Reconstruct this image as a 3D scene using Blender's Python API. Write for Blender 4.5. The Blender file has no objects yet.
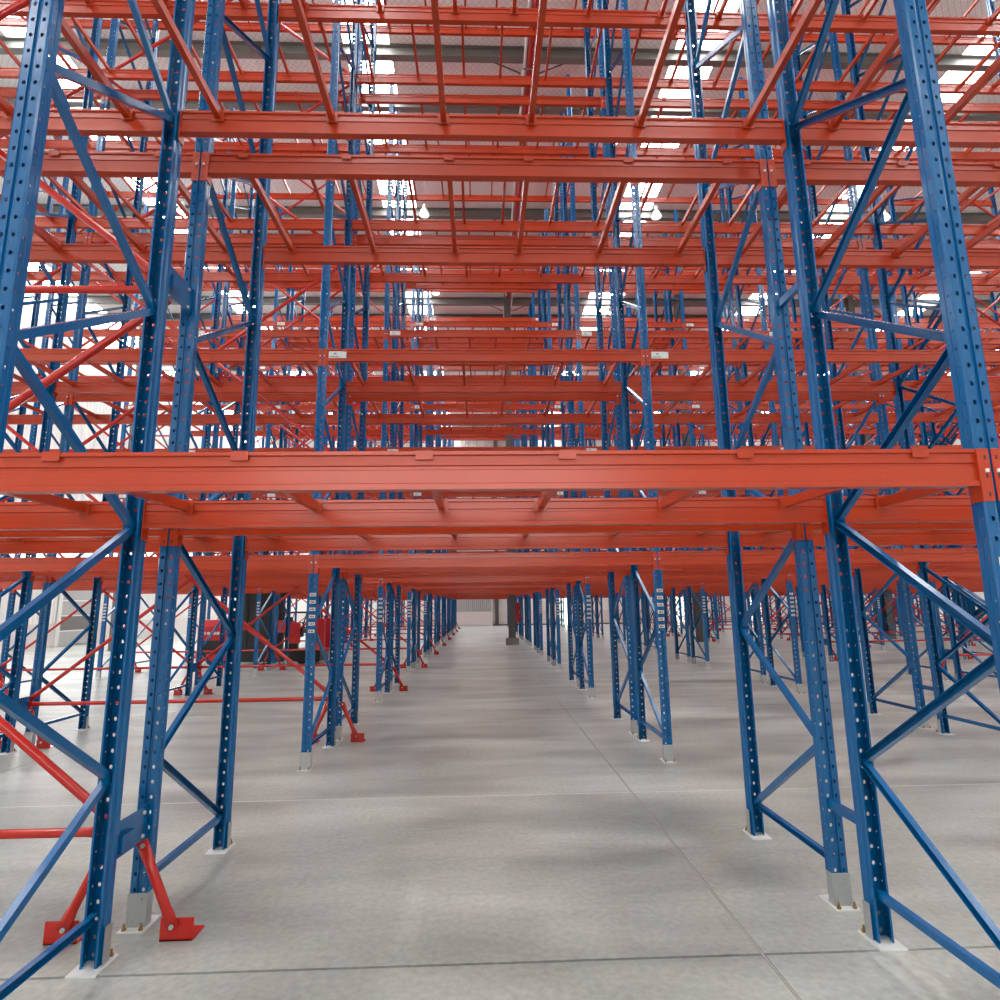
import bpy, bmesh, math, random
from mathutils import Matrix, Vector

random.seed(7)
SC = bpy.context.scene
COL = SC.collection

# ------------------------------------------------------------------ camera
F_PX, PITCH, YAW, ROLL = 592.18, 0.1754, 0.034, -0.0129
CX, EYE = 1.8818, 1.7
_cy, _sy, _cp, _sp = math.cos(YAW), math.sin(YAW), math.cos(PITCH), math.sin(PITCH)
_f = Vector((_sy * _cp, _cy * _cp, _sp))
_r = Vector((_cy, -_sy, 0))
_u = _r.cross(_f)
_R = _r * math.cos(ROLL) + _u * math.sin(ROLL)
_U = _u * math.cos(ROLL) - _r * math.sin(ROLL)
cam_data = bpy.data.cameras.new('camera')
cam_data.sensor_width = 36.0
cam_data.lens = F_PX / 1000.0 * 36.0
cam_data.clip_end = 300
cam = bpy.data.objects.new('camera', cam_data)
COL.objects.link(cam)
m = Matrix((( _R.x, _U.x, -_f.x, CX), (_R.y, _U.y, -_f.y, 0), (_R.z, _U.z, -_f.z, EYE), (0, 0, 0, 1)))
cam.matrix_world = m
SC.camera = cam

# ------------------------------------------------------------------ light and exposure
world = bpy.data.worlds.new('sky')
SC.world = world
world.use_nodes = True
world.node_tree.nodes['Background'].inputs[0].default_value = (0.75, 0.85, 1.0, 1)
world.node_tree.nodes['Background'].inputs[1].default_value = 1.0
SKYLIGHT_POWER = 30.0          # daylight through the translucent roof strips
LAMP_POWER = 8.0              # lit high-bay lamps
SC.view_settings.view_transform = 'Standard'
SC.view_settings.look = 'None'
SC.view_settings.gamma = 1.0
SC.view_settings.use_curve_mapping = False
SC.view_settings.exposure = -0.72
SC.cycles.use_denoising = True
SC.cycles.max_bounces = 8
SC.cycles.diffuse_bounces = 3
SC.cycles.glossy_bounces = 4
SC.cycles.caustics_reflective = False
SC.cycles.caustics_refractive = False
SC.cycles.sample_clamp_indirect = 8.0

# ------------------------------------------------------------------ materials
def srgb(r, g, b):
    def c(v):
        v /= 255.0
        return v / 12.92 if v <= 0.04045 else ((v + 0.055) / 1.055) ** 2.4
    return (c(r), c(g), c(b), 1.0)

MATS = {}
def mat(name, rgb, rough=0.5, metal=0.0, spec=0.5, vary=0.0, vscale=8.0, bump=0.0, bscale=60.0, emit=0.0, coat=0.0):
    mt = bpy.data.materials.new(name)
    mt.use_nodes = True
    nt = mt.node_tree
    b = nt.nodes['Principled BSDF']
    col = srgb(*rgb)
    b.inputs['Base Color'].default_value = col
    b.inputs['Roughness'].default_value = rough
    b.inputs['Metallic'].default_value = metal
    b.inputs['Specular IOR Level'].default_value = spec
    if coat: b.inputs['Coat Weight'].default_value = coat
    if emit:
        b.inputs['Emission Color'].default_value = col
        b.inputs['Emission Strength'].default_value = emit
    if vary or bump:
        tc = nt.nodes.new('ShaderNodeTexCoord')
    if vary:
        nz = nt.nodes.new('ShaderNodeTexNoise'); nz.inputs['Scale'].default_value = vscale; nz.inputs['Detail'].default_value = 5
        rp = nt.nodes.new('ShaderNodeMapRange')
        rp.inputs['To Min'].default_value = 1 - vary; rp.inputs['To Max'].default_value = 1 + vary
        hsv = nt.nodes.new('ShaderNodeHueSaturation'); hsv.inputs['Color'].default_value = col
        nt.links.new(tc.outputs['Object'], nz.inputs['Vector'])
        nt.links.new(nz.outputs['Fac'], rp.inputs['Value'])
        nt.links.new(rp.outputs['Result'], hsv.inputs['Value'])
        nt.links.new(hsv.outputs['Color'], b.inputs['Base Color'])
    if bump:
        n2 = nt.nodes.new('ShaderNodeTexNoise'); n2.inputs['Scale'].default_value = bscale; n2.inputs['Detail'].default_value = 3
        bp = nt.nodes.new('ShaderNodeBump'); bp.inputs['Strength'].default_value = bump; bp.inputs['Distance'].default_value = 0.002
        nt.links.new(tc.outputs['Object'], n2.inputs['Vector'])
        nt.links.new(n2.outputs['Fac'], bp.inputs['Height'])
        nt.links.new(bp.outputs['Normal'], b.inputs['Normal'])
    MATS[name] = mt
    return mt

RED = mat('red_orange_powder_coat', (178, 57, 24), 0.25, vary=0.08, vscale=5, bump=0.06, bscale=160)
REDT = mat('red_painted_tube', (184, 34, 24), 0.16, vary=0.06, vscale=6)
BLUE = mat('blue_powder_coat', (0, 90, 146), 0.16, vary=0.07, vscale=5, bump=0.05, bscale=160)
ZINC = mat('galvanised_steel', (176, 180, 180), 0.42, metal=0.55, vary=0.15, vscale=60)
PLATE = mat('pale_zinc_plate', (226, 227, 225), 0.4, metal=0.1, vary=0.08, vscale=30)
BOLT = mat('yellow_zinc_bolt', (150, 120, 70), 0.35, metal=0.8)
DARK = mat('dark_slot', (28, 16, 18), 0.6)
WHITE = mat('white_plastic', (238, 238, 234), 0.45)
STICK = mat('sticker_white', (222, 224, 220), 0.5)
INK = mat('sticker_ink', (52, 56, 54), 0.6)
GREENINK = mat('sticker_green_ink', (84, 130, 110), 0.6)
STEEL = mat('grey_painted_steel', (112, 110, 106), 0.5, vary=0.08, vscale=3)
DSTEEL = mat('dark_grey_steel', (84, 82, 80), 0.5, vary=0.08, vscale=3)
CONC = mat('plinth_concrete', (128, 126, 122), 0.7, vary=0.1, vscale=8)
WSTEEL = mat('white_painted_steel', (232, 230, 226), 0.4)
PIPE = mat('dark_red_pipe', (150, 24, 22), 0.35)
BLACK = mat('black_paint', (20, 20, 22), 0.4)
RUBBER = mat('rubber', (26, 26, 26), 0.8)
TRUCK = mat('truck_red', (196, 22, 32), 0.3)
SEATM = mat('seat_vinyl', (30, 30, 32), 0.6)
YEL = mat('yellow_paint', (226, 172, 40), 0.5)
GREYP = mat('grey_door_panel', (178, 178, 176), 0.5, vary=0.04, vscale=2)
WALLW = mat('wall_sheet_white', (236, 234, 230), 0.55, vary=0.03, vscale=1)
WALLP = mat('wall_plinth', (222, 214, 210), 0.6, vary=0.04, vscale=1)
ALU = mat('reflector_white', (240, 240, 238), 0.35)
SKYL = mat('translucent_skylight', (250, 251, 252), 0.5, emit=SKYLIGHT_POWER)
LAMPE = mat('lamp_diffuser', (255, 248, 238), 0.5, emit=LAMP_POWER)
FILLW = mat('translucent_wall_light', (246, 248, 250), 0.5, emit=7.0)  # glow of the fill bands added on the end and dock walls
FILLB = mat('daylight_window', (250, 250, 248), 0.5, emit=9.0)  # glow of the assumed fill panel added behind the camera
DAYL = mat('daylit_door_glass', (236, 246, 236), 0.4, emit=4.0)

def floor_material():
    mt = bpy.data.materials.new('polished_concrete'); mt.use_nodes = True
    nt = mt.node_tree; L = nt.links; b = nt.nodes['Principled BSDF']
    geo = nt.nodes.new('ShaderNodeNewGeometry')
    def noise(scale, detail, vec=None, dist=0.0):
        n = nt.nodes.new('ShaderNodeTexNoise'); n.inputs['Scale'].default_value = scale; n.inputs['Detail'].default_value = detail
        n.inputs['Distortion'].default_value = dist
        L.new(vec if vec else geo.outputs['Position'], n.inputs['Vector']); return n
    mp = nt.nodes.new('ShaderNodeMapping'); mp.inputs['Scale'].default_value = (0.45, 1.35, 1)
    L.new(geo.outputs['Position'], mp.inputs['Vector'])
    n1 = noise(1.1, 6, mp.outputs['Vector'], 0.3); n2 = noise(0.5, 2); n3 = noise(26, 5)
    r1 = nt.nodes.new('ShaderNodeValToRGB')
    r1.color_ramp.elements[0].position = 0.28; r1.color_ramp.elements[0].color = srgb(132, 135, 130)
    r1.color_ramp.elements[1].position = 0.72; r1.color_ramp.elements[1].color = srgb(200, 203, 196)
    L.new(n1.outputs['Fac'], r1.inputs['Fac'])
    r2 = nt.nodes.new('ShaderNodeValToRGB')
    r2.color_ramp.elements[0].position = 0.35; r2.color_ramp.elements[0].color = (0.70, 0.70, 0.69, 1)
    r2.color_ramp.elements[1].position = 0.65; r2.color_ramp.elements[1].color = (1, 1, 1, 1)
    L.new(n2.outputs['Fac'], r2.inputs['Fac'])
    mx = nt.nodes.new('ShaderNodeMix'); mx.data_type = 'RGBA'; mx.blend_type = 'MULTIPLY'; mx.inputs['Factor'].default_value = 0.55
    L.new(r1.outputs['Color'], mx.inputs['A']); L.new(r2.outputs['Color'], mx.inputs['B'])
    mx2 = nt.nodes.new('ShaderNodeMix'); mx2.data_type = 'RGBA'; mx2.blend_type = 'MULTIPLY'; mx2.inputs['Factor'].default_value = 1.0
    L.new(mx.outputs['Result'], mx2.inputs['A']); g3 = nt.nodes.new('ShaderNodeMapRange'); g3.inputs['From Min'].default_value = 0.25; g3.inputs['From Max'].default_value = 0.75; g3.inputs['To Min'].default_value = 0.82; g3.inputs['To Max'].default_value = 1.14
    L.new(n3.outputs['Fac'], g3.inputs['Value']); L.new(g3.outputs['Result'], mx2.inputs['B'])
    L.new(mx2.outputs['Result'], b.inputs['Base Color'])
    rr = nt.nodes.new('ShaderNodeMapRange'); rr.inputs['To Min'].default_value = 0.285; rr.inputs['To Max'].default_value = 0.36
    L.new(n1.outputs['Fac'], rr.inputs['Value']); L.new(rr.outputs['Result'], b.inputs['Roughness'])
    b.inputs['Specular IOR Level'].default_value = 0.5
    return mt
FLOORM = floor_material()
JOINT = mat('joint_filler_dark', (92, 90, 86), 0.7)
JOINTM = mat('joint_filler_grey', (168, 166, 160), 0.5)
JOINTL = mat('joint_filler_pale', (216, 214, 208), 0.5)

def roof_material():
    mt = bpy.data.materials.new('netted_roof_insulation'); mt.use_nodes = True
    nt = mt.node_tree; L = nt.links; b = nt.nodes['Principled BSDF']
    geo = nt.nodes.new('ShaderNodeNewGeometry')
    mp = nt.nodes.new('ShaderNodeMapping'); mp.inputs['Rotation'].default_value = (0, 0, math.radians(45)); mp.inputs['Scale'].default_value = (8, 8, 1)
    L.new(geo.outputs['Position'], mp.inputs['Vector'])
    br = nt.nodes.new('ShaderNodeTexBrick'); br.offset = 0.0
    br.inputs['Color1'].default_value = srgb(240, 238, 236); br.inputs['Color2'].default_value = srgb(236, 234, 232)
    br.inputs['Mortar'].default_value = srgb(196, 190, 188); br.inputs['Scale'].default_value = 1.0
    br.inputs['Mortar Size'].default_value = 0.04; br.inputs['Brick Width'].default_value = 1.0; br.inputs['Row Height'].default_value = 1.0
    L.new(mp.outputs['Vector'], br.inputs['Vector'])
    L.new(br.outputs['Color'], b.inputs['Base Color'])
    b.inputs['Roughness'].default_value = 0.5
    return mt
ROOFM = roof_material()

# ------------------------------------------------------------------ mesh builder
class MB:
    def __init__(self): self.v = []; self.f = []; self.m = []; self.mats = []; self.smooth = []
    def mi(self, mt):
        if mt not in self.mats: self.mats.append(mt)
        return self.mats.index(mt)
    def face(self, idx, mt, sm=False): self.f.append(idx); self.m.append(self.mi(mt)); self.smooth.append(sm)
    def box(self, x0, x1, y0, y1, z0, z1, mt, M=None):
        n = len(self.v)
        for z in (z0, z1):
            for (x, y) in ((x0, y0), (x1, y0), (x1, y1), (x0, y1)):
                p = Vector((x, y, z)); self.v.append(tuple(M @ p) if M else tuple(p))
        for q in ((3, 2, 1, 0), (4, 5, 6, 7), (0, 1, 5, 4), (1, 2, 6, 5), (2, 3, 7, 6), (3, 0, 4, 7)):
            self.face([n + i for i in q], mt)
        return self
    def prism(self, prof, a0, a1, axis, mt, closed=True, caps=True):
        """profile of 2D points swept from a0 to a1. axis x: (y,z); axis y: (x,z); axis z: (x,y)"""
        n = len(self.v); k = len(prof)
        for a in (a0, a1):
            for (p, q) in prof:
                self.v.append({'x': (a, p, q), 'y': (p, a, q), 'z': (p, q, a)}[axis])
        for i in range(k if closed else k - 1):
            j = (i + 1) % k
            self.face([n + i, n + j, n + k + j, n + k + i], mt)
        if caps and closed:
            self.face([n + i for i in range(k)][::-1], mt); self.face([n + k + i for i in range(k)], mt)
        return self
    def tube(self, p0, p1, r0, mt, n=10, r1=None, caps=True):
        p0, p1 = Vector(p0), Vector(p1); r1 = r0 if r1 is None else r1
        d = (p1 - p0).normalized(); a = Vector((0, 0, 1)) if abs(d.z) < 0.9 else Vector((1, 0, 0))
        s = d.cross(a).normalized(); t = s.cross(d); b = len(self.v)
        for p, r in ((p0, r0), (p1, r1)):
            for i in range(n):
                an = 2 * math.pi * i / n; self.v.append(tuple(p + s * (math.cos(an) * r) + t * (math.sin(an) * r)))
        for i in range(n):
            j = (i + 1) % n; self.face([b + i, b + j, b + n + j, b + n + i], mt, True)
        if caps:
            self.face([b + i for i in range(n)][::-1], mt); self.face([b + n + i for i in range(n)], mt)
        return self
    def lathe(self, prof, mt, n=20, c=(0, 0, 0)):
        b = len(self.v); k = len(prof)
        for i in range(n):
            an = 2 * math.pi * i / n
            for (r, z) in prof: self.v.append((c[0] + r * math.cos(an), c[1] + r * math.sin(an), c[2] + z))
        for i in range(n):
            j = (i + 1) % n
            for q in range(k - 1): self.face([b + i * k + q, b + j * k + q, b + j * k + q + 1, b + i * k + q + 1], mt, True)
        return self
    def add(self, me_v, me_f, mt, M=None):
        b = len(self.v)
        for p in me_v: self.v.append(tuple(M @ Vector(p)) if M else tuple(p))
        for f in me_f: self.face([b + i for i in f], mt)
        return self
    def merge(self, other, M):
        b = len(self.v)
        for p in other.v: self.v.append(tuple(M @ Vector(p)))
        for f, mi, s in zip(other.f, other.m, other.smooth): self.face([b + i for i in f], other.mats[mi], s)
        return self
    def mesh(self, name, solid=0.0):
        me = bpy.data.meshes.new(name)
        me.from_pydata(self.v, [], self.f)
        for mt in self.mats: me.materials.append(mt)
        me.polygons.foreach_set('material_index', self.m)
        me.polygons.foreach_set('use_smooth', self.smooth)
        if solid:
            bm = bmesh.new(); bm.from_mesh(me)
            bmesh.ops.remove_doubles(bm, verts=bm.verts, dist=1e-5)
            bmesh.ops.recalc_face_normals(bm, faces=bm.faces)
            bmesh.ops.solidify(bm, geom=bm.faces[:], thickness=solid)
            bm.to_mesh(me); bm.free()
        me.update()
        return me

def T(x=0, y=0, z=0): return Matrix.Translation((x, y, z))
def RZ(a): return Matrix.Rotation(a, 4, 'Z')
PI = math.pi

def obj(name, me, parent=None, loc=(0, 0, 0), rot=(0, 0, 0)):
    o = bpy.data.objects.new(name, me)
    o.location = loc; o.rotation_euler = rot
    if parent is not None: o.parent = parent
    COL.objects.link(o)
    return o
def thing(name, label, cat, loc=(0, 0, 0), rot=(0, 0, 0), group=None):
    o = obj(name, None, None, loc, rot); o.empty_display_size = 0.2
    o['label'] = label; o['category'] = cat
    if group: o['group'] = group
    return o
def tag(o, label, cat, group=None):
    o['label'] = label; o['category'] = cat
    if group: o['group'] = group
    return o
def struct(o, label=None, cat=None):
    o['kind'] = 'structure'
    if label: o['label'] = label
    if cat: o['category'] = cat
    return o

# ------------------------------------------------------------------ dimensions of the place
W = 3.913            # bay width, column to column
FD = 1.100           # depth of one upright frame
GAP = 0.305           # gap between back-to-back rows
PAIR = 2 * FD + GAP
PERIOD = 4.546
Y0 = 2.22            # face of the nearest row
NPAIR = 10
POST_H = 13.35
LTOP = [2.287 + 2.475 * k for k in range(5)]       # beam tops
NODES = [0.225 + 0.6375 * k for k in range(21)]
BAR_X = [0.28, 0.98, 1.68, 2.233, 2.933, 3.633]
SPACER_Z = [0.54, 3.66, 6.72, 9.78, 12.84]
XL, XR, YN, YF, ZR = -18.4, 40.0, -9.0, 50.6, 16.7
def braced(bay): return bay <= -1 or bay >= 3       # these bays carry the red X bracing

# ------------------------------------------------------------------ setting
def build_setting():
    floor = struct(obj('floor', MB().box(XL - 0.3, XR + 0.3, YN - 0.3, YF + 0.3, -0.25, -0.02, JOINT).mesh('floor_bed')),
                   'polished grey concrete floor slab with saw-cut joints', 'floor')
    xs = [XL - 0.3] + [x for x in (-16.25, -9.75, -3.25, 3.25, 9.75, 16.25, 22.75, 29.25, 35.75)] + [XR + 0.3]
    ys = [YN - 0.3, -3.4, 3.2, 10.2, 16.9, 23.6, 30.3, 37.0, 43.7, YF + 0.3]
    g = 0.009
    for i in range(len(xs) - 1):
        for j in range(len(ys) - 1):
            obj('slab', MB().box(xs[i] + g, xs[i + 1] - g, ys[j] + g, ys[j + 1] - g, -0.02, 0, FLOORM).mesh('slab'), floor)
    for x in xs[1:-1]: obj('joint_filler', MB().box(x - 0.0045, x + 0.0045, YN, YF, -0.019, -0.001, JOINTM).mesh('joint_filler'), floor)
    for y in (5.75, 9.3, 13.5, 20.2, 26.9):
        obj('pale_joint_line', MB().box(-16, 36, y - 0.005, y + 0.005, -0.001, 0.0006, JOINTL).mesh('pale_joint_line'), floor)
    # ceiling deck with gaps for the roof lights
    strips = [-18.4 + 0.65, -9.95, -1.10, 7.95, 16.05, 24.7, 33.3]
    sw = 0.65
    ceil = struct(obj('ceiling', MB().box(XL - 0.3, XR + 0.3, YN - 0.3, YF + 0.3, ZR + 0.18, ZR + 0.3, WALLW).mesh('roof_sheet')),
                  'white netted insulation under the warehouse roof', 'ceiling')
    edges = [XL - 0.3]
    for s in strips: edges += [s - sw, s + sw]
    edges.append(XR + 0.3)
    for i in range(0, len(edges), 2):
        x0, x1 = edges[i], edges[i + 1]
        if x1 - x0 < 0.05: continue
        n = max(1, round((x1 - x0) / 1.25)); w = (x1 - x0) / n
        for k in range(n):
            obj('roof_panel', MB().box(x0 + k * w + 0.006, x0 + (k + 1) * w - 0.006, YN - 0.3, YF + 0.3, ZR, ZR + 0.06, ROOFM).mesh('roof_panel'), ceil)
    rafters = []
    y = 13.8 - 6.7 * 3
    while y < YF - 1:
        rafters += [y, y + 1.7]; y += 6.7
    rb = MB()
    rb.box(XL, XR, -0.10, 0.10, 0.33, 0.345, STEEL).box(XL, XR, -0.10, 0.10, 0.0, 0.014, STEEL).box(XL, XR, -0.006, 0.006, 0.014, 0.33, STEEL)
    rme = rb.mesh('roof_girder')
    for k, y in enumerate(rafters):
        struct(obj('trim_%d' % (k + 1), rme, None, (0, y, ZR - 0.36)), 'grey steel roof girder spanning the hall, number %d from the wall behind the camera' % (k + 1), 'girder')
    # roof lights
    pys = [YN - 0.3] + [y for y in rafters] + [YF + 0.3]
    for i, s in enumerate(strips):
        wnd = struct(obj('window_%d' % (i + 1), MB().box(s - sw, s - sw + 0.03, YN, YF, ZR - 0.02, ZR + 0.1, WSTEEL).box(s + sw - 0.03, s + sw, YN, YF, ZR - 0.02, ZR + 0.1, WSTEEL).mesh('roof_light_frame')),
                     'long translucent roof light strip, number %d counted from the dock wall' % (i + 1), 'skylight')
        y = YN
        while y < YF - 0.2:
            y1 = min(y + 1.675, YF)
            obj('pane', MB().box(s - sw + 0.03, s + sw - 0.03, y + 0.04, y1 - 0.04, ZR + 0.03, ZR + 0.05, SKYL).mesh('pane'), wnd)
            y = y1
    # walls of ribbed sheet
    def ribbed(length, z0, z1):
        b = MB(); p = 0.25; prof = []
        n = int(length / p)
        for k in range(n):
            x = k * p
            prof += [(x, 0), (x + 0.14, 0), (x + 0.165, 0.03), (x + 0.225, 0.03)]
        prof += [(length, 0), (length, -0.12), (0, -0.12)]
        b.prism(prof, z0, z1, 'z', WALLW)
        return b
    L = YF - YN
    wl = struct(obj('wall_left', ribbed(L, 1.1, ZR + 0.2).mesh('ribbed_wall_sheet'), None, (XL, YF, 0), (0, 0, -PI / 2)), 'white ribbed sheet wall with the loading doors', 'wall')
    obj('plinth', MB().box(0, L, -0.2, 0.06, 0, 1.1, WALLP).mesh('wall_plinth'), wl)
    Lx = XR - XL
    wf = struct(obj('wall_far', ribbed(Lx, 1.2, ZR + 0.2).mesh('ribbed_wall_sheet'), None, (XR, YF, 0), (0, 0, PI)), 'pale end wall with ribbed upper sheet behind the racks', 'wall')
    obj('plinth', MB().box(0, Lx, -0.2, 0.06, 0.12, 1.2, WALLP).mesh('wall_plinth'), wf)
    obj('skirting', MB().box(0, Lx, -0.2, 0.08, 0, 0.12, DSTEEL).mesh('skirting'), wf)
    struct(obj('wall_right', ribbed(L, 0, ZR + 0.2).mesh('ribbed_wall_sheet'), None, (XR, YN, 0), (0, 0, PI / 2)), 'white ribbed side wall beyond the racks', 'wall')
    struct(obj('wall_back', ribbed(Lx, 0, ZR + 0.2).mesh('ribbed_wall_sheet'), None, (XL, YN, 0), (0, 0, 0)), 'white ribbed wall behind the camera', 'wall')
build_setting()

# ------------------------------------------------------------------ rack part meshes
def post_builder(holes=True):
    b = MB(); n = 169; seg = POST_H / n
    half = [(0.0, 0.006), (0.005, 0.006), (0.009, 0.0), (0.043, 0.0), (0.048, 0.006), (0.048, 0.036), (0.040, 0.046), (0.040, 0.075), (0.030, 0.075)]
    for s in (1, -1):
        for i in range(len(half) - 1):
            (xa, ya), (xb, yb) = half[i], half[i + 1]
            pa, pb = Vector((s * xa, ya, 0)), Vector((s * xb, yb, 0))
            d = pb - pa; ln = d.length; d.normalize()
            if holes and i in (2, 4):
                hw, hh = (0.0085, 0.011) if i == 2 else (0.0045, 0.006)
                step = seg
                for k in range(n):
                    z0 = k * step; z1 = z0 + step; zc = (z0 + z1) / 2 - 0.014; c = pa + d * (ln * (0.44 if i == 2 else 0.5))
                    base = len(b.v)
                    outer = [(0, z0), (0.5, z0), (1, z0), (1, zc), (1, z1), (0.5, z1), (0, z1), (0, zc)]
                    for (t, z) in outer: b.v.append(tuple(pa + d * (ln * t) + Vector((0, 0, z))))
                    for q in range(8):
                        an = math.radians(-135 + 45 * q)
                        b.v.append(tuple(c + d * (math.cos(an) * hw) + Vector((0, 0, zc + math.sin(an) * hh))))
                    for q in range(8):
                        r = (q + 1) % 8
                        fc = [base + q, base + r, base + 8 + r, base + 8 + q]
                        b.face(fc if s > 0 else fc[::-1], BLUE)
            else:
                base = len(b.v)
                for z in (0, POST_H):
                    b.v.append((pa.x, pa.y, z)); b.v.append((pb.x, pb.y, z))
                fc = [base, base + 1, base + 3, base + 2]
                b.face(fc if s > 0 else fc[::-1], BLUE)
    return b

def make_post_mesh():
    b = post_builder(True)
    me = bpy.data.meshes.new('post')
    me.from_pydata(b.v, [], b.f); me.materials.append(BLUE)
    bm = bmesh.new(); bm.from_mesh(me)
    bmesh.ops.remove_doubles(bm, verts=bm.verts, dist=1e-5)
    bm.normal_update()
    # sheet thickness: every face is doubled along its inward normal
    bmesh.ops.solidify(bm, geom=bm.faces[:], thickness=0.0025)
    bm.to_mesh(me); bm.free()
    return me
POST = make_post_mesh()

def channel(length, mt, w=0.038, dp=0.032, t=0.003):
    """C channel along +Z, web on -X side, open to +X, width along Y"""
    h = w / 2
    prof = [(0, -h), (dp, -h), (dp, -h + t), (t, -h + t), (t, h - t), (dp, h - t), (dp, h), (0, h)]
    prof = [(x - dp / 2, y) for x, y in prof]
    return MB().prism(prof, 0, length, 'z', mt)
BY0, BY1 = 0.052, FD - 0.052
B_H = channel(BY1 - BY0, BLUE).mesh('horizontal_brace')
_dz = NODES[1] - NODES[0]
B_DL = math.hypot(BY1 - BY0, _dz)
B_DA = math.atan2(_dz, BY1 - BY0)
B_D = channel(B_DL, BLUE).mesh('diagonal_brace')

def foot_builder():
    b = MB()
    b.box(-0.070, 0.070, -0.052, 0.130, 0, 0.007, PLATE)
    h = 0.175; o = 0.0505
    for (x0, x1, y0, y1) in ((-o - 0.003, o + 0.003, -0.006, -0.002), (-o - 0.003, -o, -0.002, 0.05), (o, o + 0.003, -0.002, 0.05)):
        b.box(x0, x1, y0, y1, 0.007, h, ZINC)
    for x in (-0.045, 0.045):
        b.tube((x, -0.034, 0.007), (x, -0.034, 0.018), 0.012, BOLT, 6).tube((x, -0.034, 0.018), (x, -0.034, 0.04), 0.006, BOLT, 8)
    for (x, z) in ((0.02, 0.145), (-0.022, 0.035)):
        b.tube((x, -0.006, z), (x, -0.014, z), 0.008, ZINC, 6)
    return b
FOOT = foot_builder().mesh('foot_plate')

BEAM_H = 0.15
def beam_profile(face=0.0):
    fr = [(0, 0), (0, 0.022), (0.009, 0.026), (0.008, 0.076), (0.014, 0.080), (0.014, 0.092), (0.008, 0.096), (0.009, 0.132), (0, 0.136), (0, 0.150)]
    back = [(0.05 - y, z) for (y, z) in fr][::-1]
    return [(y, z - BEAM_H) for (y, z) in fr + back]
BX0, BX1 = 0.053, W - 0.053
def beam_builder(): return MB().prism(beam_profile(), BX0, BX1, 'x', RED)
BEAM = beam_builder().mesh('beam')
def connector_builder(side):
    """side 0: at the beam's low-x end, 1: at its high-x end; z 0 is the beam top"""
    b = MB(); s = 1 if side == 0 else -1; xo = 0 if side == 0 else W
    def bx(xa, xb, y0, y1, z0, z1, mt): b.box(min(xo + s * xa, xo + s * xb), max(xo + s * xa, xo + s * xb), y0, y1, z0, z1, mt)
    bx(0.006, 0.054, -0.005, -0.0008, -0.212, 0.0, RED)
    bx(0.0495, 0.054, -0.0008, 0.056, -0.212, 0.0, RED)
    for z in (-0.032, -0.107, -0.182):
        bx(0.020, 0.028, -0.0056, -0.0048, z - 0.012, z + 0.006, DARK)
    bx(0.017, 0.030, -0.010, -0.0048, -0.096, -0.083, WHITE)
    return b
CONN = [connector_builder(0).mesh('end_connector'), connector_builder(1).mesh('end_connector')]

def bar_builder(simple=False):
    b = MB(); w = 0.017
    if simple: return b.box(-w, w, 0.05, FD - 0.05, -0.06, -0.008, RED)
    b.box(-w, w, 0.052, FD - 0.052, -0.060, -0.010, RED)
    for s in (0, 1):
        f = (lambda y: y) if s == 0 else (lambda y: FD - y)
        def bx(x0, x1, ya, yb, z0, z1):
            a, c = sorted((f(ya), f(yb))); b.box(x0, x1, a, c, z0, z1, RED)
        bx(-0.033, 0.033, -0.004, 0.056, 0.0005, 0.004)
        bx(-0.033, 0.033, -0.004, -0.0005, -0.034, 0.004)
        bx(-0.036, 0.036, 0.051, 0.054, -0.075, 0.004)
    return b
BAR = bar_builder().mesh('pallet_support_bar')

def sticker_mesh():
    b = MB().box(0.075, 0.285, -0.0022, -0.0003, -0.118, -0.030, STICK)
    b.box(0.135, 0.165, -0.0027, -0.0021, -0.062, -0.052, INK)
    b.box(0.125, 0.178, -0.0027, -0.0021, -0.074, -0.070, INK)
    b.box(0.095, 0.195, -0.0027, -0.0021, -0.104, -0.094, GREENINK)
    return b.mesh('shelf_label')
STICKER = sticker_mesh()
def post_label_mesh():
    b = MB().box(-0.034, 0.034, -0.0018, -0.0004, -0.018, 0.018, STICK)
    for x in (-0.022, -0.006, 0.010): b.box(x, x + 0.010, -0.0023, -0.0017, -0.010, 0.008, INK)
    return b.mesh('location_label')
PLABEL = post_label_mesh()

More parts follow.
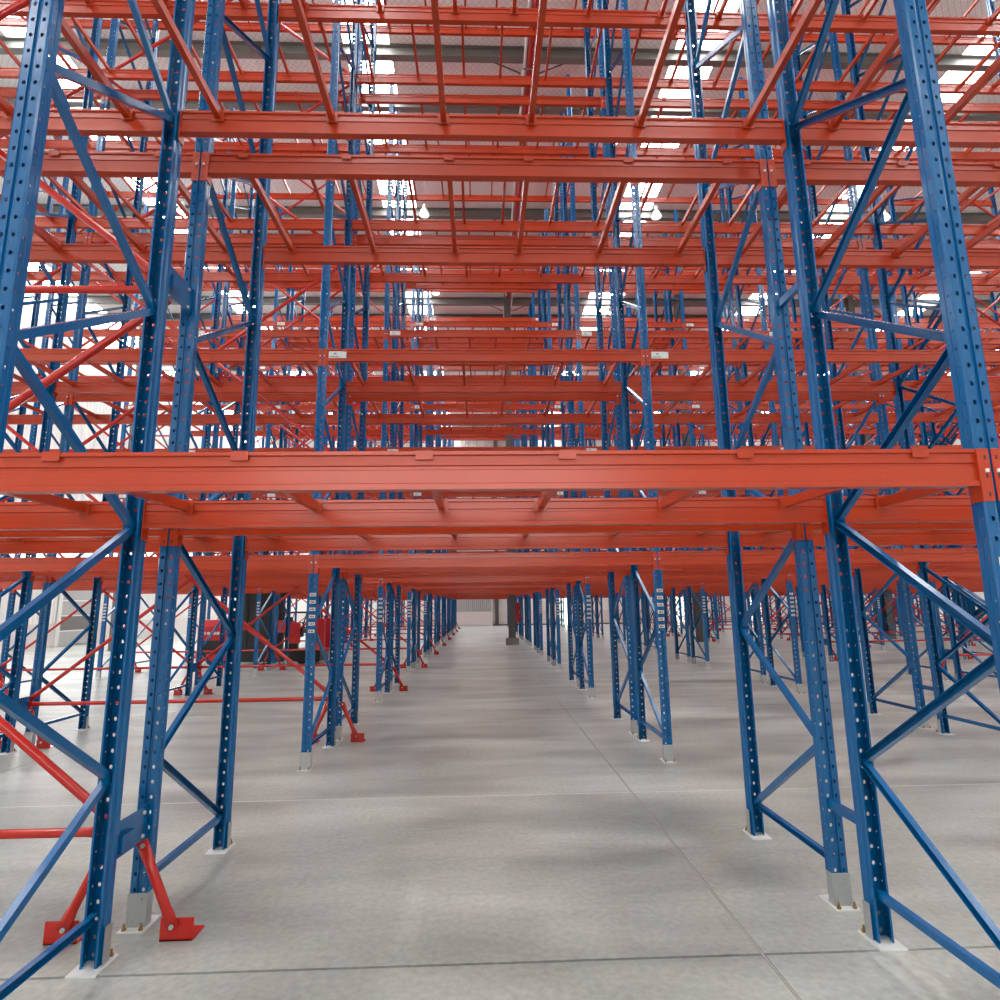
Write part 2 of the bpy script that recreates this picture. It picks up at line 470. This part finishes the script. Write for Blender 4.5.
# back-to-back parts
def spacer_box():
    b = MB(); x = 0.028
    b.box(x, x + 0.004, -0.004, GAP + 0.004, -0.09, 0.09, BLUE)
    for y in (0.0, GAP - 0.0035): b.box(-0.03, x + 0.004, y, y + 0.0035, -0.09, 0.09, BLUE)
    b.prism([(0.01, -0.06), (0.03, -0.06), (0.12, 0.0), (0.12, 0.025), (0.01, 0.025)], x + 0.004, x + 0.035, 'x', BLUE)
    b.tube((x - 0.01, 0.25, 0.06), (x + 0.014, 0.25, 0.06), 0.010, ZINC, 6).tube((x - 0.01, 0.25, -0.06), (x + 0.014, 0.25, -0.06), 0.010, ZINC, 6)
    return b.mesh('row_spacer')
SPBOX = spacer_box()
SPBAR = channel(GAP, BLUE, 0.05, 0.03).mesh('row_spacer')
def flat_tube(p0, p1, r, mt, end=0.16):
    """round tube with flattened bolt ends"""
    b = MB(); p0, p1 = Vector(p0), Vector(p1); d = (p1 - p0).normalized(); L = (p1 - p0).length
    yv = Vector((0, 1, 0)); s = d.cross(yv).normalized(); n = 10
    rings = [(0.0, r * 1.35, 0.004), (end * 0.55, r * 1.35, 0.004), (end, r, r), (L - end, r, r), (L - end * 0.55, r * 1.35, 0.004), (L, r * 1.35, 0.004)]
    base = len(b.v)
    for (a, rs, ry) in rings:
        for i in range(n):
            an = 2 * PI * i / n; b.v.append(tuple(p0 + d * a + s * (rs * math.cos(an)) + yv * (ry * math.sin(an))))
    for k in range(len(rings) - 1):
        for i in range(n):
            j = (i + 1) % n; b.face([base + k * n + i, base + k * n + j, base + (k + 1) * n + j, base + (k + 1) * n + i], mt, True)
    b.face([base + i for i in range(n)][::-1], mt); b.face([base + (len(rings) - 1) * n + i for i in range(n)], mt)
    return b
_h = SPACER_Z[1] - SPACER_Z[0]
T_H = flat_tube((0.05, 0, 0), (W - 0.05, 0, 0), 0.024, REDT).mesh('spine_tie_tube')
T_U = flat_tube((0.05, 0, 0.05), (W - 0.05, 0, _h - 0.05), 0.024, REDT).mesh('spine_brace_tube')
T_D = flat_tube((0.05, 0, _h - 0.05), (W - 0.05, 0, 0.05), 0.024, REDT).mesh('spine_brace_tube')
def floor_brace(s):
    b = flat_tube((s * 0.085, 0, 0.49), (s * 0.285, 0, 0.065), 0.024, REDT, 0.13)
    b.tube((s * 0.095, -0.012, 0.468), (s * 0.095, 0.012, 0.468), 0.012, ZINC, 6)
    return b.mesh('floor_brace')
FBR = {1: floor_brace(1), -1: floor_brace(-1)}
def brace_bracket(s):
    b = MB(); c = s * 0.295
    b.box(c - 0.085, c + 0.085, 0.012, 0.020, 0, 0.108, REDT).box(c - 0.085, c + 0.085, 0.012, 0.15, 0, 0.008, REDT)
    b.tube((s * 0.275, -0.014, 0.075), (s * 0.275, 0.012, 0.075), 0.012, ZINC, 6)
    return b.mesh('floor_bracket')
FBK = {1: brace_bracket(1), -1: brace_bracket(-1)}

# simplified shared meshes for far rows
def frame_far_builder():
    b = MB()
    pr = [(-0.048, 0.006), (-0.043, 0), (-0.009, 0), (-0.004, 0.006), (0.004, 0.006), (0.009, 0), (0.043, 0), (0.048, 0.006), (0.048, 0.036), (0.040, 0.046), (0.040, 0.075), (0.037, 0.075), (0.037, 0.044), (0.045, 0.034), (0.045, 0.004), (-0.045, 0.004), (-0.045, 0.034), (-0.037, 0.044), (-0.037, 0.075), (-0.040, 0.075), (-0.040, 0.046), (-0.048, 0.036)]
    b.prism(pr, 0.007, POST_H, 'z', BLUE, caps=False)
    b.prism([(-x, FD - y) for x, y in pr], 0.007, POST_H, 'z', BLUE, caps=False)
    ch = channel(BY1 - BY0, BLUE); cd = channel(B_DL, BLUE)
    b.merge(ch, T(0, BY0, NODES[0]) @ Matrix.Rotation(-PI / 2, 4, 'X'))
    for k in range(len(NODES) - 1):
        if k % 2 == 0: M = T(0, BY0, NODES[k]) @ Matrix.Rotation(-(PI / 2 - B_DA), 4, 'X')
        else: M = T(0, BY1, NODES[k]) @ RZ(PI) @ Matrix.Rotation(-(PI / 2 - B_DA), 4, 'X')
        b.merge(cd, M)
    for M in (T(), T(0, FD, 0) @ RZ(PI)):
        b.merge(MB().box(-0.070, 0.070, -0.052, 0.130, 0, 0.007, PLATE).box(-0.0535, 0.0535, -0.006, 0.05, 0.007, 0.175, ZINC), M)
    return b
FRAME_FAR = frame_far_builder().mesh('upright_frame')
def beam_full_builder():
    b = beam_builder()
    b.merge(connector_builder(0), T()); b.merge(connector_builder(1), T())
    return b
BEAM_FULL = beam_full_builder().mesh('beam')

# ------------------------------------------------------------------ racks
ORD = ['first', 'second', 'third', 'fourth', 'fifth', 'sixth', 'seventh', 'eighth', 'ninth', 'tenth', 'eleventh', 'twelfth', 'thirteenth',
       'fourteenth', 'fifteenth', 'sixteenth', 'seventeenth', 'eighteenth', 'nineteenth', 'twentieth']
WHERE = ['blue and red pallet rack in first row, beams crossing the whole foreground', 'blue and red pallet rack in second row, back to back behind foreground row',
         'blue and red pallet rack in third row, first beyond the nearest cross aisle', 'blue and red pallet rack in fourth row, back to back behind third row',
         'blue and red pallet rack in fifth row, first beyond the second cross aisle', 'blue and red pallet rack in sixth row, back to back behind fifth row']

def col_range(y):
    zc = y * math.cos(PITCH) + 11 * math.sin(PITCH)
    reach = 0.86 * zc + 0.6
    xc = CX + y * math.tan(YAW)
    lo = math.floor((xc - reach) / W); hi = math.ceil((xc + reach) / W)
    return max(lo, -2), min(hi, 9)

def frame_detailed(rack, x, back, label):
    """upright frame; back=True turns it so its bracing starts at the far aisle"""
    fr = obj('upright_frame', None, rack, (x, FD if back else 0, 0), (0, 0, PI if back else 0)); fr.empty_display_size = 0.2
    obj('post', POST, fr, (0, 0, 0.007))
    obj('post', POST, fr, (0, FD, 0.007), (0, 0, PI))
    obj('foot_plate', FOOT, fr)
    obj('foot_plate', FOOT, fr, (0, FD, 0), (0, 0, PI))
    obj('horizontal_brace', B_H, fr, (0, BY0, NODES[0]), (-PI / 2, 0, 0))
    for k in range(len(NODES) - 1):
        flip = PI if (k // 2) % 2 else 0
        if k % 2 == 0: M = T(0, BY0, NODES[k]) @ Matrix.Rotation(-(PI / 2 - B_DA), 4, 'X') @ RZ(PI)
        else: M = T(0, BY1, NODES[k]) @ RZ(PI) @ Matrix.Rotation(-(PI / 2 - B_DA), 4, 'X')
        o = obj('diagonal_brace', B_D, fr); o.matrix_local = M
    if label:
        for q in range(6):
            obj('location_label', PLABEL, fr, (0.006, 0, 1.44 + 0.08 * q))

for r in range(2 * NPAIR):
    pair, back = divmod(r, 2)
    y = Y0 + PERIOD * pair + (FD + GAP if back else 0)
    lo, hi = col_range(y)
    label = WHERE[r] if r < len(WHERE) else 'blue and red pallet rack, %s row from camera, %s half of %s double row' % (ORD[r], 'rear' if back else 'front', ORD[pair])
    rack = thing('pallet_rack', label, 'pallet rack', (-0.012 if r == 0 else 0.0, y, 0), (0, 0, 0), 'empty pallet racks')
    near, mid = r < 6, r < 12
    for i in range(lo, hi + 1):
        if near: frame_detailed(rack, i * W, bool(back), not back)
        else:
            o = obj('upright_frame', FRAME_FAR, rack, (i * W, FD if back else 0, 0), (0, 0, PI if back else 0))
            if r < 10 and not back:
                for q in range(6): obj('location_label', PLABEL, o, (0.006, 0, 1.44 + 0.08 * q))
    far_beams, far_bars = MB(), MB()
    for i in range(lo, hi):
        for li, zt in enumerate(LTOP):
            for rear in (0, 1):
                loc = (i * W, 0, zt) if not rear else ((i + 1) * W, FD, zt); rot = (0, 0, PI if rear else 0)
                if near:
                    bmo = obj('beam', BEAM, rack, loc, rot)
                    obj('end_connector', CONN[0], bmo); obj('end_connector', CONN[1], bmo)
                elif mid: bmo = obj('beam', BEAM_FULL, rack, loc, rot)
                else:
                    far_beams.merge(beam_builder(), T(*loc) @ RZ(rot[2])); continue
                if not rear and not back and li >= 1: obj('shelf_label', STICKER, bmo)
            for bxx in BAR_X:
                if near: obj('pallet_support_bar', BAR, rack, (i * W + bxx, 0, zt))
                else: far_bars.merge(bar_builder(True), T(i * W + bxx, 0, zt))
    if far_beams.v:
        o = obj('beams', far_beams.mesh('beams'), rack); o['kind'] = 'stuff'
    if far_bars.v:
        o = obj('pallet_support_bars', far_bars.mesh('pallet_support_bars'), rack); o['kind'] = 'stuff'
    # bracing and spacers in the gap behind the front row of each pair
    if not back:
        gy = FD + GAP / 2
        for i in range(lo, hi + 1):
            br = braced(i) or braced(i - 1)
            for z in SPACER_Z:
                if pair == 5 and i in (3,): continue
                if br: obj('row_spacer', SPBOX, rack, (i * W, FD, z))
                else: obj('row_spacer', SPBAR, rack, (i * W, FD, z), (-PI / 2, 0, 0))
            if br:
                for s in (1, -1):
                    f = obj('floor_brace', FBR[s], rack, (i * W, gy, 0)); obj('floor_bracket', FBK[s], f)
        for i in range(lo, hi):
            if not braced(i): continue
            for k, z in enumerate(SPACER_Z):
                obj('spine_tie_tube', T_H, rack, (i * W, gy, z))
                if k < len(SPACER_Z) - 1:
                    obj('spine_brace_tube', T_U, rack, (i * W, gy + 0.03, z))
                    obj('spine_brace_tube', T_D, rack, (i * W, gy - 0.03, z))

# ------------------------------------------------------------------ building columns, pipes, lamps
GYC = Y0 + PERIOD * 5 + FD + GAP / 2            # column line in the gap of the sixth double row
def h_section(h, w=0.30, d=0.24):
    return MB().box(-w / 2, w / 2, -d / 2, -d / 2 + 0.016, 0, h, DSTEEL).box(-w / 2, w / 2, d / 2 - 0.016, d / 2, 0, h, DSTEEL).box(-0.006, 0.006, -d / 2 + 0.016, d / 2 - 0.016, 0, h, DSTEEL)
def column(x, y, label, plinth=True, z0=0.0):
    t = thing('steel_column', label, 'column', (x, y, 0), (0, 0, 0), 'building columns')
    base = 0.30 if plinth else 0.02
    obj('shaft', h_section(ZR - 0.36 - base).mesh('shaft'), t, (0, 0, base))
    if plinth:
        b = MB().box(-0.285, 0.285, -0.14, 0.14, 0, 0.26, CONC).box(-0.25, 0.25, -0.13, 0.13, 0.26, 0.30, CONC)
        obj('plinth', b.mesh('plinth'), t)
    else:
        obj('base_plate', MB().box(-0.2, 0.2, -0.14, 0.14, 0, 0.02, DSTEEL).mesh('base_plate'), t)
    return t
column(3.23, GYC, 'dark grey steel column on concrete plinth standing in the open tunnel')
column(11.45, GYC, 'dark grey steel column between the racks to the right of the tunnel', False)
column(19.95, GYC, 'dark grey steel column farthest right among the rack rows', False)
column(-13.64, GYC, 'grey steel column near the white dock wall', False)
column(3.22, YF - 0.25, 'grey steel column standing against the pale end wall', False)

def red_box(x, label):
    t = thing('fire_hose_cabinet', label, 'cabinet', (x, GYC, 0.95), (0, 0, 0), 'red cabinets on columns')
    obj('body', MB().box(-0.1, 0.1, -0.12, 0.12, 0, 0.85, PIPE).mesh('body'), t)
    d = obj('door', MB().box(-0.085, 0.085, -0.135, -0.12, 0.02, 0.83, PIPE).mesh('door'), t)
    obj('handle', MB().box(0.05, 0.065, -0.155, -0.135, 0.38, 0.48, ZINC).mesh('handle'), d)
red_box(3.23 + 0.255, 'dark red cabinet fixed to the column in the tunnel')
red_box(19.95 + 0.255, 'dark red cabinet fixed to the column farthest right')

t = thing('sprinkler_main', 'dark red pipe with white conduits running along the roof over the tunnel', 'pipe', (3.32, 0, ZR - 0.52))
obj('pipe', MB().tube((0, YN + 0.2, 0), (0, YF - 0.5, 0), 0.10, PIPE, 16).mesh('pipe'), t)
for sx in (-0.15, 0.15):
    obj('conduit', MB().tube((sx, YN + 0.2, -0.02), (sx, YF - 0.5, -0.02), 0.04, WSTEEL, 8).mesh('conduit'), t)
hang = MB().box(-0.2, 0.2, -0.015, 0.015, -0.125, -0.11, STEEL).box(-0.2, -0.194, -0.015, 0.015, -0.11, 0.18, STEEL).box(0.194, 0.2, -0.015, 0.015, -0.11, 0.18, STEEL).mesh('hanger')
y = 13.8 - 6.7 * 3
while y < YF - 1:
    for q in (0, 1.7): obj('hanger', hang, t, (0, y + q, 0))
    y += 6.7
# flange braces from the girders
FBR2 = {}
for s in (1, -1):
    FBR2[s] = MB().tube((s * 0.25, 0, 0.1), (s * 1.35, 0, 0.62), 0.02, DSTEEL, 6).mesh('flange_brace')
for y in (13.8, 20.5, 27.2):
    for s in (1, -1): obj('flange_brace', FBR2[s], t, (0, y + 0.2, -0.15))

def lamp_meshes():
    refl = MB().lathe([(0.235, 0.0), (0.225, 0.06), (0.18, 0.16), (0.11, 0.23), (0.06, 0.25), (0.0, 0.25)], ALU, 20)
    hous = MB().lathe([(0.0, 0.40), (0.06, 0.40), (0.075, 0.385), (0.075, 0.26), (0.06, 0.245)], ALU, 14)
    diff = MB().lathe([(0.0, 0.012), (0.12, 0.01), (0.215, 0.03)], LAMPE, 20)
    rod = MB().tube((0, 0, 0.40), (0, 0, ZR - 15.0), 0.008, STEEL, 6)
    return refl.mesh('reflector'), hous.mesh('housing'), diff.mesh('diffuser'), rod.mesh('suspension_rod')
LM = lamp_meshes()
LCOL = ['over the bays by the dock wall', 'just left of the tunnel', 'right of the tunnel', 'over the far right bays']
for ci, x in enumerate((-8.2, 0.02, 8.12, 16.3)):
    for k in range(6):
        yy = 18.5 + 5.25 * k
        t = thing('high_bay_lamp', 'white bell high-bay lamp %s, %s from the camera' % (LCOL[ci], ORD[k]), 'lamp', (x, yy, 15.0), (0, 0, 0), 'high-bay lamps under the roof')
        t.scale = (0.72, 0.72, 1.0)
        for n_, me in zip(('reflector', 'housing', 'diffuser', 'suspension_rod'), LM): obj(n_, me, t)

# ------------------------------------------------------------------ doors in the walls
def dock_door(name, y0, y1, label):
    h = 2.9
    d = struct(obj(name, MB().box(0, 0.10, y0 - 0.14, y0, 0, h + 0.14, WSTEEL).box(0, 0.10, y1, y1 + 0.14, 0, h + 0.14, WSTEEL).box(0, 0.10, y0, y1, h, h + 0.14, WSTEEL).mesh('door_frame'), None, (XL + 0.06, 0, 0)), label, 'door')
    n = 4; ph = h / n
    for k in range(n):
        p = MB().box(0.01, 0.06, y0 + 0.01, y1 - 0.01, k * ph + 0.03, (k + 1) * ph - 0.03, GREYP if k != 1 else STEEL)
        obj('panel', p.mesh('panel'), d)
        obj('rail', MB().box(0.005, 0.07, y0 + 0.01, y1 - 0.01, (k + 1) * ph - 0.03, (k + 1) * ph + 0.03, WSTEEL).mesh('rail'), d)
dock_door('door_1', 29.6, 32.2, 'grey sectional dock door with white frame in the left wall')
bo = thing('bollard', 'yellow bollard in front of the grey dock door', 'bollard', (XL + 0.9, 30.9, 0))
obj('pipe', MB().tube((0, 0, 0), (0, 0, 1.5), 0.07, YEL, 14).lathe([(0.07, 1.5), (0.05, 1.54), (0.0, 1.555)], YEL, 14).mesh('pipe'), bo)
obj('base_flange', MB().box(-0.13, 0.13, -0.13, 0.13, 0, 0.012, YEL).mesh('base_flange'), bo)

def end_door(name, x0, x1, label):
    d = struct(obj(name, MB().box(x0 - 0.12, x0, 0, 0.1, 0, 3.05, WSTEEL).box(x1, x1 + 0.12, 0, 0.1, 0, 3.05, WSTEEL).box(x0, x1, 0, 0.1, 2.95, 3.05, WSTEEL).mesh('door_frame'), None, (0, YF - 0.16, 0)), label, 'door')
    obj('panel', MB().box(x0, x1, 0.03, 0.08, 0.02, 1.15, WALLP).mesh('panel'), d)
    n = int((x1 - x0) / 0.16); w = (x1 - x0) / n
    for k in range(n):
        obj('slat', MB().box(x0 + k * w + 0.02, x0 + (k + 1) * w - 0.02, 0.04, 0.07, 1.2, 2.94, GREYP).mesh('slat'), d)
end_door('door_2', -0.2, 2.75, 'wide pale loading door at the end of the tunnel')
def light_door(name, x0, x1, z1, label):
    d = struct(obj(name, MB().box(x0 - 0.08, x0, 0, 0.1, 0, z1 + 0.08, WSTEEL).box(x1, x1 + 0.08, 0, 0.1, 0, z1 + 0.08, WSTEEL).box(x0, x1, 0, 0.1, z1, z1 + 0.08, WSTEEL).mesh('door_frame'), None, (0, YF - 0.16, 0)), label, 'door')
    obj('pane', MB().box(x0, x1, 0.04, 0.06, 0.02, z1, DAYL).mesh('pane'), d)
def band(name, length, loc, rz, label, pm=None):  # framed glowing panes added as fill light, not known windows
    wd = struct(obj(name, MB().box(0, length, 0.031, 0.07, 3.1, 3.2, WSTEEL).box(0, length, 0.031, 0.07, 5.4, 5.5, WSTEEL).mesh('window_frame'), None, loc, (0, 0, rz)), label, 'window')
    n = int(length / 2.0); w = length / n
    me = MB().box(0.03, w - 0.03, 0.034, 0.055, 3.2, 5.4, pm or FILLW).mesh('pane')
    for k in range(n): obj('pane', me, wd, (k * w, 0, 0))
band('window_8', XR - XL - 1, (XR - 0.5, YF, 0), PI, 'translucent daylight band across the end wall above the loading doors')  # added behind the beams to brighten the far floor and wall
band('window_9', YF - YN - 1, (XL, YF - 0.5, 0), -PI / 2, 'translucent daylight band along the dock wall')  # added to brighten the floor on the left
band('window_10', 8.0, (-3.0, YN, 0), 0, 'translucent daylight window in the wall behind the camera', FILLB)  # assumed bright area, added for the sheen on the near beams
light_door('door_3', 8.5, 9.4, 2.6, 'bright daylit glazed door just right of the tunnel')
light_door('door_4', 18.4, 19.3, 2.6, 'bright daylit glazed door in the middle of the end wall')
light_door('door_5', 24.8, 25.7, 2.6, 'bright daylit glazed door farthest right in the end wall')

# ------------------------------------------------------------------ red turret truck in an aisle
def truck():
    t = thing('turret_truck', 'red and black warehouse truck parked in an aisle behind the racks', 'forklift', (-5.0, 19.38, 0))
    cw = MB().prism([(-0.62, 0.14), (0.62, 0.14), (0.62, 1.15), (0.5, 1.36), (-0.5, 1.36), (-0.62, 1.15)], -1.75, -0.75, 'x', TRUCK)
    c = obj('counterweight', cw.mesh('counterweight'), t)
    obj('battery_cover', MB().box(-1.68, -1.1, -0.635, -0.62, 0.35, 0.75, BLACK).mesh('battery_cover'), c)
    lg = MB()
    for k, w in enumerate((0.10, 0.08, 0.12, 0.09, 0.07)): lg.box(-1.6 + k * 0.14, -1.6 + k * 0.14 + w, -0.634, -0.62, 0.92, 1.0, WHITE)
    obj('logo_mark', lg.mesh('logo_mark'), c)
    obj('chassis', MB().prism([(-0.55, 0.08), (0.55, 0.08), (0.55, 0.42), (-0.55, 0.42)], -0.75, 1.95, 'x', BLACK).mesh('chassis'), t)
    m = MB()
    for yy in (-0.42, 0.42):
        m.box(-0.55, -0.32, yy - 0.06, yy + 0.06, 0.2, 5.2, BLACK).box(-0.30, -0.12, yy - 0.05, yy + 0.05, 0.2, 5.0, BLACK)
    for z in (0.5, 1.6, 2.7, 3.8, 5.0): m.box(-0.5, -0.35, -0.42, 0.42, z, z + 0.12, BLACK)
    obj('mast', m.mesh('mast'), t)
    obj('mast_guard', MB().box(-0.12, 0.50, -0.5, 0.5, 0.42, 2.9, BLACK).mesh('mast_guard'), t)
    g = MB()
    for (x, yy) in ((0.62, -0.5), (0.62, 0.5), (1.75, -0.5), (1.75, 0.5)): g.tube((x, yy, 0.42), (x + (0.0 if x < 1 else -0.12), yy, 2.35), 0.03, BLACK, 8)
    for k in range(7): g.box(0.6 + k * 0.17, 0.64 + k * 0.17, -0.52, 0.52, 2.33, 2.37, BLACK)
    g.box(0.55, 1.75, -0.54, -0.48, 2.30, 2.38, BLACK).box(0.55, 1.75, 0.48, 0.54, 2.30, 2.38, BLACK)
    g.tube((0.62, -0.52, 1.55), (1.5, -0.52, 1.55), 0.03, BLACK, 8).tube((1.5, -0.52, 1.55), (1.32, -0.52, 0.9), 0.022, BLACK, 8)
    obj('overhead_guard', g.mesh('overhead_guard'), t)
    s = MB().box(0.75, 1.2, -0.25, 0.25, 0.78, 0.9, SEATM).box(0.72, 0.84, -0.25, 0.25, 0.9, 1.4, SEATM).box(0.85, 1.1, -0.1, 0.1, 0.42, 0.78, BLACK)
    obj('seat', s.mesh('seat'), t)
    for (x0, x1, z0, z1) in ((0.62, 0.86, 0.95, 1.32), (1.02, 1.32, 0.62, 1.25), (1.82, 2.08, 0.42, 1.36)):
        obj('side_panel', MB().prism([(x0, z0), (x1, z0), (x1, z1 - 0.06), (x1 - 0.06, z1), (x0, z1)], -0.60, -0.50, 'y', TRUCK).mesh('side_panel'), t)
    obj('side_panel', MB().prism([(1.82, 0.42), (2.08, 0.42), (2.08, 1.3), (2.02, 1.36), (1.82, 1.36)], 0.35, 0.60, 'y', TRUCK).mesh('side_panel'), t)
    cn = MB().box(1.2, 1.5, -0.2, 0.2, 0.9, 1.05, STEEL).tube((1.3, 0, 1.05), (1.22, 0, 1.22), 0.02, BLACK, 8)
    cn.lathe([(0.14, -0.012), (0.155, 0), (0.14, 0.012), (0.125, 0), (0.14, -0.012)], BLACK, 16, (1.21, 0, 1.23))
    obj('steering_console', cn.mesh('steering_console'), t)
    for (x, yy) in ((-1.3, -0.45), (-1.3, 0.45), (1.4, -0.42), (1.4, 0.42)):
        w = obj('wheel', MB().tube((x, yy - 0.09, 0.2), (x, yy + 0.09, 0.2), 0.2, RUBBER, 20).mesh('wheel'), t)
        sg = -1 if yy < 0 else 1
        obj('hub', MB().tube((x, yy + sg * 0.09, 0.2), (x, yy + sg * 0.11, 0.2), 0.09, TRUCK, 14).mesh('hub'), w)
truck()
